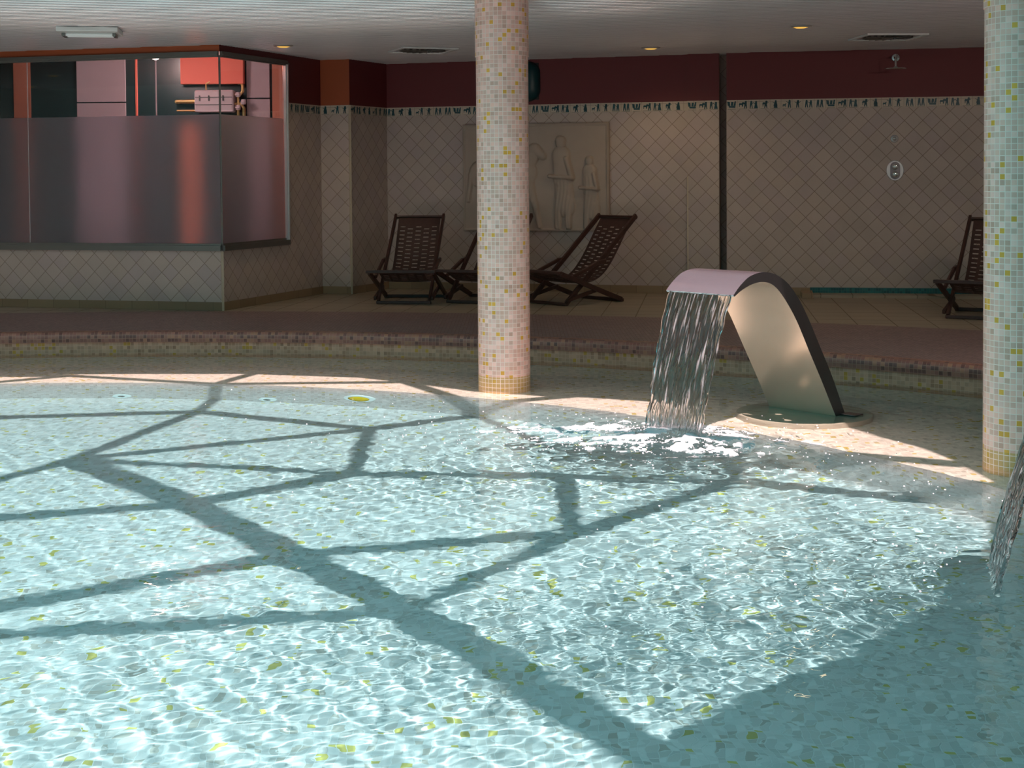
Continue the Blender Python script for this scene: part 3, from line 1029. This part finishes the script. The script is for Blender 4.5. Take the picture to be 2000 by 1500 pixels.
kn = thing('shower_outlet', 'small round chrome outlet above the oval shower valve', 'knob', (P.x, P.y, 1.70), rzS)
b = MB()
b.lathe([(.042, 0), (.042, .006), (.036, .012), (.020, .014)], (0, 0), 28, M=Mw)
b.build('rosette', 'alu_light', kn, smooth=50)
b = MB()
b.lathe([(.020, .010), (.020, .034), (.014, .042), (.0001, .043)], (0, 0), 20, M=Mw)
b.build('knob', 'chrome', kn, smooth=50)

# ------------------------------------------------------------------ deck chairs
def deck_chair(label, loc, rz):
    t = thing('deck_chair', label, 'chair', loc, rz, 'dark wooden deck chairs along the back wall')
    A0, A1 = (-.375, .025), (.675, .90)
    B0, B1 = (-.53, .345), (.375, .025)
    for s in (-1, 1):
        x = s * .27
        b = MB().bar((x, *A0), (x, *A1), .028, .050, (1, 0, 0))
        b.build('back_rail', 'wood', t)
        x = s * .335
        b = MB().bar((x, *B0), (x, *B1), .028, .050, (1, 0, 0))
        b.build('seat_rail', 'wood', t)
        x = s * .303
        b = MB()
        b.bar((x, -.34, .285), (x, .06, .425), .030, .040, (1, 0, 0), bev=.008)
        b.bar((x, .05, .423), (x, .175, .435), .030, .046, (1, 0, 0), bev=.010)
        b.build('arm_strut', 'wood', t)
        b = MB()
        b.bar((x, .06, .150), (x, -.39, .060), .030, .040, (1, 0, 0), bev=.006)
        b.build('brace', 'wood', t)
    b = MB()
    b.bar((-.27, .668, .878), (.27, .668, .878), .022, .060, (0, .4, .9), bev=.006)
    P_ = []
    b.build('top_bar', 'wood', t)
    MB().bar((-.365, -.535, .350), (.365, -.535, .350), .045, .032, (0, 1, 0), bev=.006).build('front_bar', 'wood', t)
    MB().bar((-.29, -.375, .018), (.29, -.375, .018), .034, .030, (0, 1, 0), bev=.005).build('front_foot_bar', 'wood', t)
    MB().bar((-.355, .375, .020), (.355, .375, .020), .034, .034, (0, 1, 0), bev=.005).build('rear_foot_bar', 'wood', t)
    # woven sling: a sheet with staggered slots, sagging between top bar and front bar
    key = [(.655, .865), (.56, .735), (.45, .575), (.34, .43), (.21, .305), (.06, .235), (-.10, .220), (-.26, .245), (-.40, .295), (-.52, .345)]
    pts = [key[0]]
    for i in range(len(key) - 1):
        p0, p1, p2, p3 = key[max(i - 1, 0)], key[i], key[i + 1], key[min(i + 2, len(key) - 1)]
        for k in range(1, 9):
            u = k / 8
            pts.append(tuple(.5 * ((2 * p1[d]) + (-p0[d] + p2[d]) * u + (2 * p0[d] - 5 * p1[d] + 4 * p2[d] - p3[d]) * u * u + (-p0[d] + 3 * p1[d] - 3 * p2[d] + p3[d]) * u ** 3) for d in (0, 1)))
    cl = [0]
    for a, c_ in zip(pts, pts[1:]):
        cl.append(cl[-1] + math.hypot(c_[0] - a[0], c_[1] - a[1]))
    LT = cl[-1]
    def at(s):
        s = min(max(s, 0), LT)
        i = max(0, min(len(cl) - 2, int(np.searchsorted(cl, s)) - 1))
        u = (s - cl[i]) / (cl[i + 1] - cl[i])
        return (pts[i][0] + (pts[i + 1][0] - pts[i][0]) * u, pts[i][1] + (pts[i + 1][1] - pts[i][1]) * u)
    rows = int(LT / .052)
    pitch = LT / rows
    cuts = [0]
    for r in range(rows):
        cuts += [(r + .31) * pitch, (r + .5) * pitch, (r + .81) * pitch, (r + 1) * pitch]
    xs = [-.235, -.205, -.150, -.122, -.062, -.030, .030, .062, .122, .150, .205, .235]
    b = MB()
    nv = len(cuts)
    idx = {}
    for i, sv in enumerate(cuts):
        y, z = at(sv)
        for j, x in enumerate(xs):
            idx[i, j] = len(b.v)
            b.v.append((x, y, z + .010 * ((x / .235) ** 2 - 1) * math.sin(math.pi * sv / LT)))
    col_of = {1: 0, 3: 1, 5: 0, 7: 1, 9: 0}
    for i in range(nv - 1):
        for j in range(len(xs) - 1):
            if j in col_of and 6 < i < nv - 6:
                ph = i % 4
                if (col_of[j] == 0 and ph == 0) or (col_of[j] == 1 and ph == 2):
                    continue
            b.f.append((idx[i, j], idx[i, j + 1], idx[i + 1, j + 1], idx[i + 1, j]))
            b.uv += [(0, 0)] * 4
            b.mi.append(0)
    o = b.build('sling', 'sling', t)
    md = o.modifiers.new('thick', 'SOLIDIFY')
    md.thickness = .005
    md.offset = 0
    return t
def place(front_bar_mid, phi):
    """front foot bar midpoint on the floor and heading -> location of the chair's base"""
    a = math.radians(phi)
    return (front_bar_mid[0] - math.sin(a) * .375, front_bar_mid[1] + math.cos(a) * .375, 0)
ch = deck_chair('dark wooden deck chair facing the pool, leftmost, clear of the column', place((-1.138, 14.41), -6), math.radians(-6))
dup(ch, place((-.425, 14.39), -22), math.radians(-22), 'dark wooden deck chair mostly hidden behind the front mosaic column', 'dark wooden deck chairs along the back wall')
a_ = math.radians(-48)
dup(ch, place((.555 - .285 * math.cos(a_), 14.04 - .285 * math.sin(a_)), -48), a_, 'dark wooden deck chair just right of the front column, turned left', 'dark wooden deck chairs along the back wall')
dup(ch, place((3.967 + .285 * .87, 12.613 - .285 * .49), -29), math.radians(-29), 'dark wooden deck chair by the shower tray, cut off by the right column', 'dark wooden deck chairs along the back wall')

# ------------------------------------------------------------------ fountains
OUT = [(-.105, 0), (.04, .26), (.18, .475), (.287, .637), (.392, .772), (.50, .872), (.625, .934), (.75, .955), (.873, .938), (.965, .889), (1.03, .836)]
INN = [(0, 0), (.15, .238), (.286, .443), (.418, .644), (.548, .794), (.65, .872), (.75, .897), (.85, .890), (.946, .862), (1.022, .826)]
def smooth_line(k, m=5):
    r = [k[0]]
    for i in range(len(k) - 1):
        p0, p1, p2, p3 = k[max(i - 1, 0)], k[i], k[i + 1], k[min(i + 2, len(k) - 1)]
        for q in range(1, m + 1):
            u = q / m
            r.append(tuple(.5 * ((2 * p1[d]) + (-p0[d] + p2[d]) * u + (2 * p0[d] - 5 * p1[d] + 4 * p2[d] - p3[d]) * u * u + (-p0[d] + 3 * p1[d] - 3 * p2[d] + p3[d]) * u ** 3) for d in (0, 1)))
    return r
OUTS, INNS = smooth_line(OUT), smooth_line(INN)
HW = .258
def fountain(label, loc, rz, foot):
    t = thing('fountain_spout', label, 'fountain', (loc[0], loc[1], ZW), rz, 'curved steel fountain spouts on the pool bench')
    b = MB()
    b.grid([[(s, -HW, h) for s, h in OUTS], [(s, HW, h) for s, h in OUTS]])
    b.build('outer_sheet', 'steel_top', t, smooth=40)
    b = MB()
    b.grid([[(s, HW, h) for s, h in INNS], [(s, -HW, h) for s, h in INNS]])
    b.build('inner_sheet', 'steel', t, smooth=40)
    m = min(len(OUTS), len(INNS))
    ro = [OUTS[round(i * (len(OUTS) - 1) / 49)] for i in range(50)]
    ri = [INNS[round(i * (len(INNS) - 1) / 49)] for i in range(50)]
    for s_ in (-1, 1):
        b = MB()
        y = HW * s_
        b.grid([[(p[0], y, p[1]) for p in ro], [(p[0], y, p[1]) for p in ri]][::s_])
        b.build('side_panel', 'steel_dark', t)
    b = MB()
    b.face([(1.03, -HW, .836), (1.03, HW, .836), (1.022, HW, .826), (1.022, -HW, .826)])
    b.build('lip', 'chrome', t)
    b = MB()
    c0 = (.02, .03)
    b.lathe([(.0001, -.004), (.41, -.004), (.43, -.012), (.435, -.028), (.435, foot)], c0, 64)
    o = b.build('plinth', 'pale_stone', t, smooth=40)
    receiver(o)
    b = MB()
    b.box((-.10, HW + .05, .007), (.10, .11, .006), bev=.002)
    b.build('drain_plate', 'steel_dark', t)
    return t
F1, F1R = (1.869, 8.91), math.atan2(-.677, -.737)
F2, F2R = (3.05, 4.86), math.atan2(.26, -.965)
fountain('curved steel fountain spout rising from the pool between the two columns', F1, F1R, ZS - ZW - .01)
fountain('curved steel fountain spout outside the picture that feeds the stream at right', F2, F2R, ZF - ZW)

def falling(label, loc, rz, seed, squeeze):
    rng = np.random.default_rng(seed)
    key = smooth_line([(1.022, .829), (1.08, .70), (1.135, .54), (1.195, .34), (1.245, .15), (1.285, -.03)], 24)
    ns, nw = len(key), 150
    wv = np.linspace(-1, 1, nw)
    Hs = np.array([k[1] for k in key])
    U = (.829 - Hs) / .86
    UU, WW = np.meshgrid(U, wv, indexing='ij')
    thick = np.zeros_like(UU)
    off = np.zeros_like(UU)
    for i in range(46):
        f = 8 * (110 / 8) ** rng.random()
        p = rng.random() * 6.28
        dr = rng.normal() * .30
        a = 1 / f ** .7
        kz = rng.uniform(2, 16) * (1 + f / 30)
        ph = rng.random() * 6.28
        thick += a * np.sin(f * (WW + dr * UU) * math.pi * .5 + p) * (.55 + .45 * np.sin(kz * UU * 2 + ph))
        off += a * np.sin(f * (WW - dr * UU) * math.pi * .5 + p * 2.1) * np.sin(kz * UU * 1.4 + ph * 1.7)
    thick = .0026 + .0062 * (.45 + .8 * UU) * np.maximum(0, thick) + .004 * (np.abs(WW) > .93)
    off = off * .007 * (.25 + UU)
    hw = .235 * (1 - squeeze * UU) + .004 * np.sin(UU * 40)
    b = MB()
    fr, bk = [], []
    for i in range(ns):
        s, h = key[i]
        fr.append([(s + off[i, j] + thick[i, j], WW[i, j] * hw[i, j], h) for j in range(nw)])
        bk.append([(s + off[i, j] - thick[i, j], WW[i, j] * hw[i, j], h) for j in range(nw)])
    loop = [f + k_[::-1] + [f[0]] for f, k_ in zip(fr, bk)]
    b.grid(loop)
    o = b.build('falling_water', 'falling', smooth=True, weld=True)
    o.location = (loc[0], loc[1], ZW)
    o.rotation_euler = (0, 0, rz)
    return tag(o, label, 'water', 'sheets of falling water', 'thing')
falling('clear sheet of water falling from the middle fountain spout', F1, F1R, 5, .12)
falling('narrow stream of water falling into the pool at the right edge', F2, F2R, 9, .12)

# ------------------------------------------------------------------ pool light and inlets on the bench wall
def on_bench_wall(x, z):
    y = BASIN[1] + math.sqrt(BASIN[2] ** 2 - (x - BASIN[0]) ** 2)
    n = Vector((BASIN[0] - x, BASIN[1] - y, 0)).normalized()
    return (x, y, z), math.atan2(n.y, n.x) + math.pi / 2
loc, rz = on_bench_wall(-1.13, -.73)
pl = thing('pool_light', 'round yellow underwater light with a white rim in the bench wall', 'lamp', loc, rz)
b = MB()
b.lathe([(.088, .022), (.100, .024), (.128, .014), (.132, 0)], (0, 0), 40, M=Mw)
receiver(b.build('rim', 'white_ring', pl, smooth=50))
b = MB()
b.lathe([(.0001, .034), (.05, .030), (.088, .018), (.092, .0)], (0, 0), 40, M=Mw)
receiver(b.build('lens', 'yellow_lens', pl, smooth=True))
for x, lab in ((-3.0, 'small white water inlet low on the bench wall, left one of two'), (-1.85, 'small white water inlet low on the bench wall, nearer the yellow light')):
    loc, rz = on_bench_wall(x, -.96)
    il = thing('water_inlet', lab, 'inlet', loc, rz, 'white inlets low on the bench wall')
    b = MB()
    b.lathe([(.030, .012), (.055, .016), (.072, .010), (.075, 0)], (0, 0), 28, M=Mw)
    receiver(b.build('flange', 'white_ring', il, smooth=50))
    b = MB()
    b.lathe([(.0001, .010), (.032, .012)], (0, 0), 20, M=Mw)
    receiver(b.build('nozzle', 'alu', il))

# ------------------------------------------------------------------ water surface
I1 = (F1[0] + math.cos(F1R) * 1.27, F1[1] + math.sin(F1R) * 1.27)
I2 = (F2[0] + math.cos(F2R) * 1.28, F2[1] + math.sin(F2R) * 1.28)
_r = np.random.default_rng(3)
WAVES = []
for i in range(96):
    lam = .032 * (.8 / .032) ** (_r.random() ** 1.15)
    WAVES.append((2 * math.pi / lam, _r.random() * 2 * math.pi, lam, _r.random() * 6.283))
RIP = [(_r.uniform(0, 2 * math.pi), _r.uniform(.06, .3), _r.random() * 6.283) for i in range(30)]
SWELL = [(_r.uniform(.3, 1.5), _r.uniform(.12, .24), _r.random() * 6.283) for i in range(9)]
def bump2(X, Y, cx0, cy0, rx, ry):
    return np.exp(-((X - cx0) / rx) ** 2 - ((Y - cy0) / ry) ** 2)
def height(X, Y):
    d1 = np.hypot(X - I1[0], Y - I1[1])
    d2 = np.hypot(X - I2[0], Y - I2[1])
    near = np.exp(-(d1 / 1.1) ** 2) + np.exp(-(d2 / 1.1) ** 2)
    calm = np.clip((Y - 7.9) / 1.6, 0, 1)
    patch = .24 + .42 * bump2(X, Y, -.4, 7.5, .9, .55) + .42 * bump2(X, Y, .45, 4.8, .8, .7) + .24 * bump2(X, Y, -.8, 4.9, .9, .7) + .12 * bump2(X, Y, .6, 6.0, 1.0, .8) + .42 * near
    patch = patch * (1 - .66 * calm)
    Z = np.zeros_like(X)
    for k, th, lam, ph in WAVES:
        a = .00017 * (lam / .1) ** (.75 if lam < .12 else .45)
        Z += a * np.sin(k * (X * math.cos(th) + Y * math.sin(th)) + ph + .8 * np.sin(1.1 * X + 2.3 * th) + .8 * np.sin(.9 * Y - th))
    Z *= patch
    sw = .30 * (1 - calm) + 1.0 * bump2(X, Y, -1.4, 4.1, .8, .5)
    for a_, l, p in SWELL:
        Z += .00030 * sw * np.sin((X * math.cos(a_) + Y * math.sin(a_)) * 2 * math.pi / l + p + 1.2 * np.sin(2.1 * X - 1.3 * Y + p))
    for (d, s_) in ((d1, .9), (d2, 1.1)):
        Z += .0013 * np.exp(-d / s_) * np.sin(d * 2 * math.pi / .115) * np.clip(d / .2, 0, 1)
        Z += .0022 * np.exp(-(d / .65) ** 2) * sum(np.sin((X * math.cos(a) + Y * math.sin(a)) * 2 * math.pi / l + p) * (l / .15) for a, l, p in RIP) / 6
    Z += .045 * np.exp(-(d1 / .26) ** 2) + .03 * np.exp(-(d2 / .22) ** 2)
    return Z
ys = list(np.arange(PYF, 3.2, .04))
while ys[-1] < 12.1:
    ys.append(ys[-1] + max(.009, .0095 * ys[-1] / 4.5))
ys = np.array(ys)
xs = np.concatenate([np.arange(PXL - .02, -5.2, .08), np.arange(-5.2, -3.3, .03), np.arange(-3.3, 3.1, .0125), np.arange(3.1, 4.2, .03), np.arange(4.2, XR, .08)])
X, Y = np.meshgrid(xs, ys)
Z = height(X, Y) + ZW
V = np.stack([X, Y, Z], -1).reshape(-1, 3)
ix = np.arange(X.size).reshape(X.shape)
Q = np.stack([ix[:-1, :-1], ix[:-1, 1:], ix[1:, 1:], ix[1:, :-1]], -1).reshape(-1, 4)
cxy = V[Q].mean(1)
keep = np.hypot(cxy[:, 0] - POOL[0], cxy[:, 1] - POOL[1]) < POOL[2] + .012
Q = Q[keep]
used, inv = np.unique(Q, return_inverse=True)
V = V[used]
Q = inv.reshape(-1, 4)
me = bpy.data.meshes.new('pool_water')
me.vertices.add(len(V))
me.vertices.foreach_set('co', V.astype(np.float32).ravel())
me.loops.add(Q.size)
me.loops.foreach_set('vertex_index', Q.astype(np.int32).ravel())
me.polygons.add(len(Q))
me.polygons.foreach_set('loop_start', np.arange(0, Q.size, 4, dtype=np.int32))
me.update(calc_edges=True)
me.shade_smooth()
me.materials.append(MAT['water'])
water = bpy.data.objects.new('pool_water', me)
COL.objects.link(water)
struct(water)
water.cycles.is_caustics_caster = True

# ------------------------------------------------------------------ foam and bubbles
def fbm(X, Y, seed):
    r = np.random.default_rng(seed)
    Zs = np.zeros_like(X)
    for i in range(60):
        lam = .04 * (.6 / .04) ** r.random()
        th = r.random() * 6.283
        Zs += (lam / .6) ** .45 * np.sin(2 * math.pi / lam * (X * math.cos(th) + Y * math.sin(th)) + r.random() * 6.283 + 1.5 * np.sin(4 * X * math.sin(th) + 3 * Y * math.cos(th)))
    return Zs / 3.2
def foam_patch(mb, cx0, cy0, hx, hy, cell, dens, thr, seed):
    gx = np.arange(cx0 - hx, cx0 + hx, cell)
    gy = np.arange(cy0 - hy, cy0 + hy, cell)
    GX, GY = np.meshgrid(gx, gy)
    D = dens(GX, GY) * (1 + .70 * fbm(GX, GY * 1.5, seed) + .30 * fbm(GX * 2.6, GY * 3.6, seed + 5)) - thr
    Zf = height(GX, GY) + ZW + .0015 + .010 * np.clip(D, 0, 1) + .003 * np.clip(D, 0, .6) * fbm(GX * 3, GY * 3, seed + 1)
    idx = {}
    ok = D > 0
    for i in range(len(gy) - 1):
        for j in range(len(gx) - 1):
            if ok[i, j] and ok[i + 1, j] and ok[i, j + 1] and ok[i + 1, j + 1]:
                f = []
                for (a, c_) in ((i, j), (i, j + 1), (i + 1, j + 1), (i + 1, j)):
                    if (a, c_) not in idx:
                        idx[a, c_] = len(mb.v)
                        mb.v.append((GX[a, c_], GY[a, c_], Zf[a, c_]))
                    f.append(idx[a, c_])
                mb.f.append(tuple(f))
                mb.uv += [(0, 0)] * 4
                mb.mi.append(0)
fm = MB()
def dens1(X, Y):
    d = np.hypot((X - I1[0] + .05) / .55, (Y - I1[1] + .05) / .42)
    e = np.hypot((X - .30) / .75, (Y - 8.35) / .40)
    g = np.hypot((X - 1.35) / .6, (Y - 7.75) / .45)
    return 1.32 * np.exp(-d ** 2) + .72 * np.exp(-e ** 2) + .55 * np.exp(-g ** 2)
foam_patch(fm, .55, 8.1, 1.7, 1.1, .010, dens1, 1.02, 21)
o = fm.build('foam', 'foam', smooth=True)
tag(o, 'white foam on the water where the middle fountain falls in', 'foam', None, 'stuff')
bb = MB()
rb = np.random.default_rng(8)
ico = bmesh.new()
bmesh.ops.create_icosphere(ico, subdivisions=1, radius=1)
iv = [tuple(v.co) for v in ico.verts]
ico.verts.index_update()
iface = [[v.index for v in f.verts] for f in ico.faces]
ico.free()
bx, by = [], []
for (cx0, cy0, sx, sy, n) in ((I1[0] - .1, I1[1], .50, .36, 380), (-.1, 8.2, .6, .4, 110), (1.3, 7.6, .5, .4, 110), (1.6, 6.7, .5, .6, 70), (1.4, 5.4, .55, .5, 70), (I2[0], I2[1] - .25, .3, .3, 50), (.6, 6.6, 1.0, .9, 40), (-1.0, 9.2, .6, .4, 25)):
    bx.append(rb.normal(cx0, sx, n))
    by.append(rb.normal(cy0, sy, n))
bx, by = np.concatenate(bx), np.concatenate(by)
hz = height(bx, by)
for x, y, h in zip(bx, by, hz):
    if y < 3.6 or math.hypot(x - POOL[0], y - POOL[1]) > POOL[2] - .1:
        continue
    r = float(rb.uniform(.002, .0065))
    n0 = len(bb.v)
    bb.v += [(x + a * r, y + c_ * r, h + ZW + .001 + d * r * .55) for a, c_, d in iv]
    for f in iface:
        bb.f.append(tuple(n0 + i for i in f))
        bb.uv += [(0, 0)] * 3
        bb.mi.append(0)
o = bb.build('bubbles', 'foam', smooth=True)
tag(o, 'small white bubbles scattered over the pool water', 'bubbles', None, 'stuff')
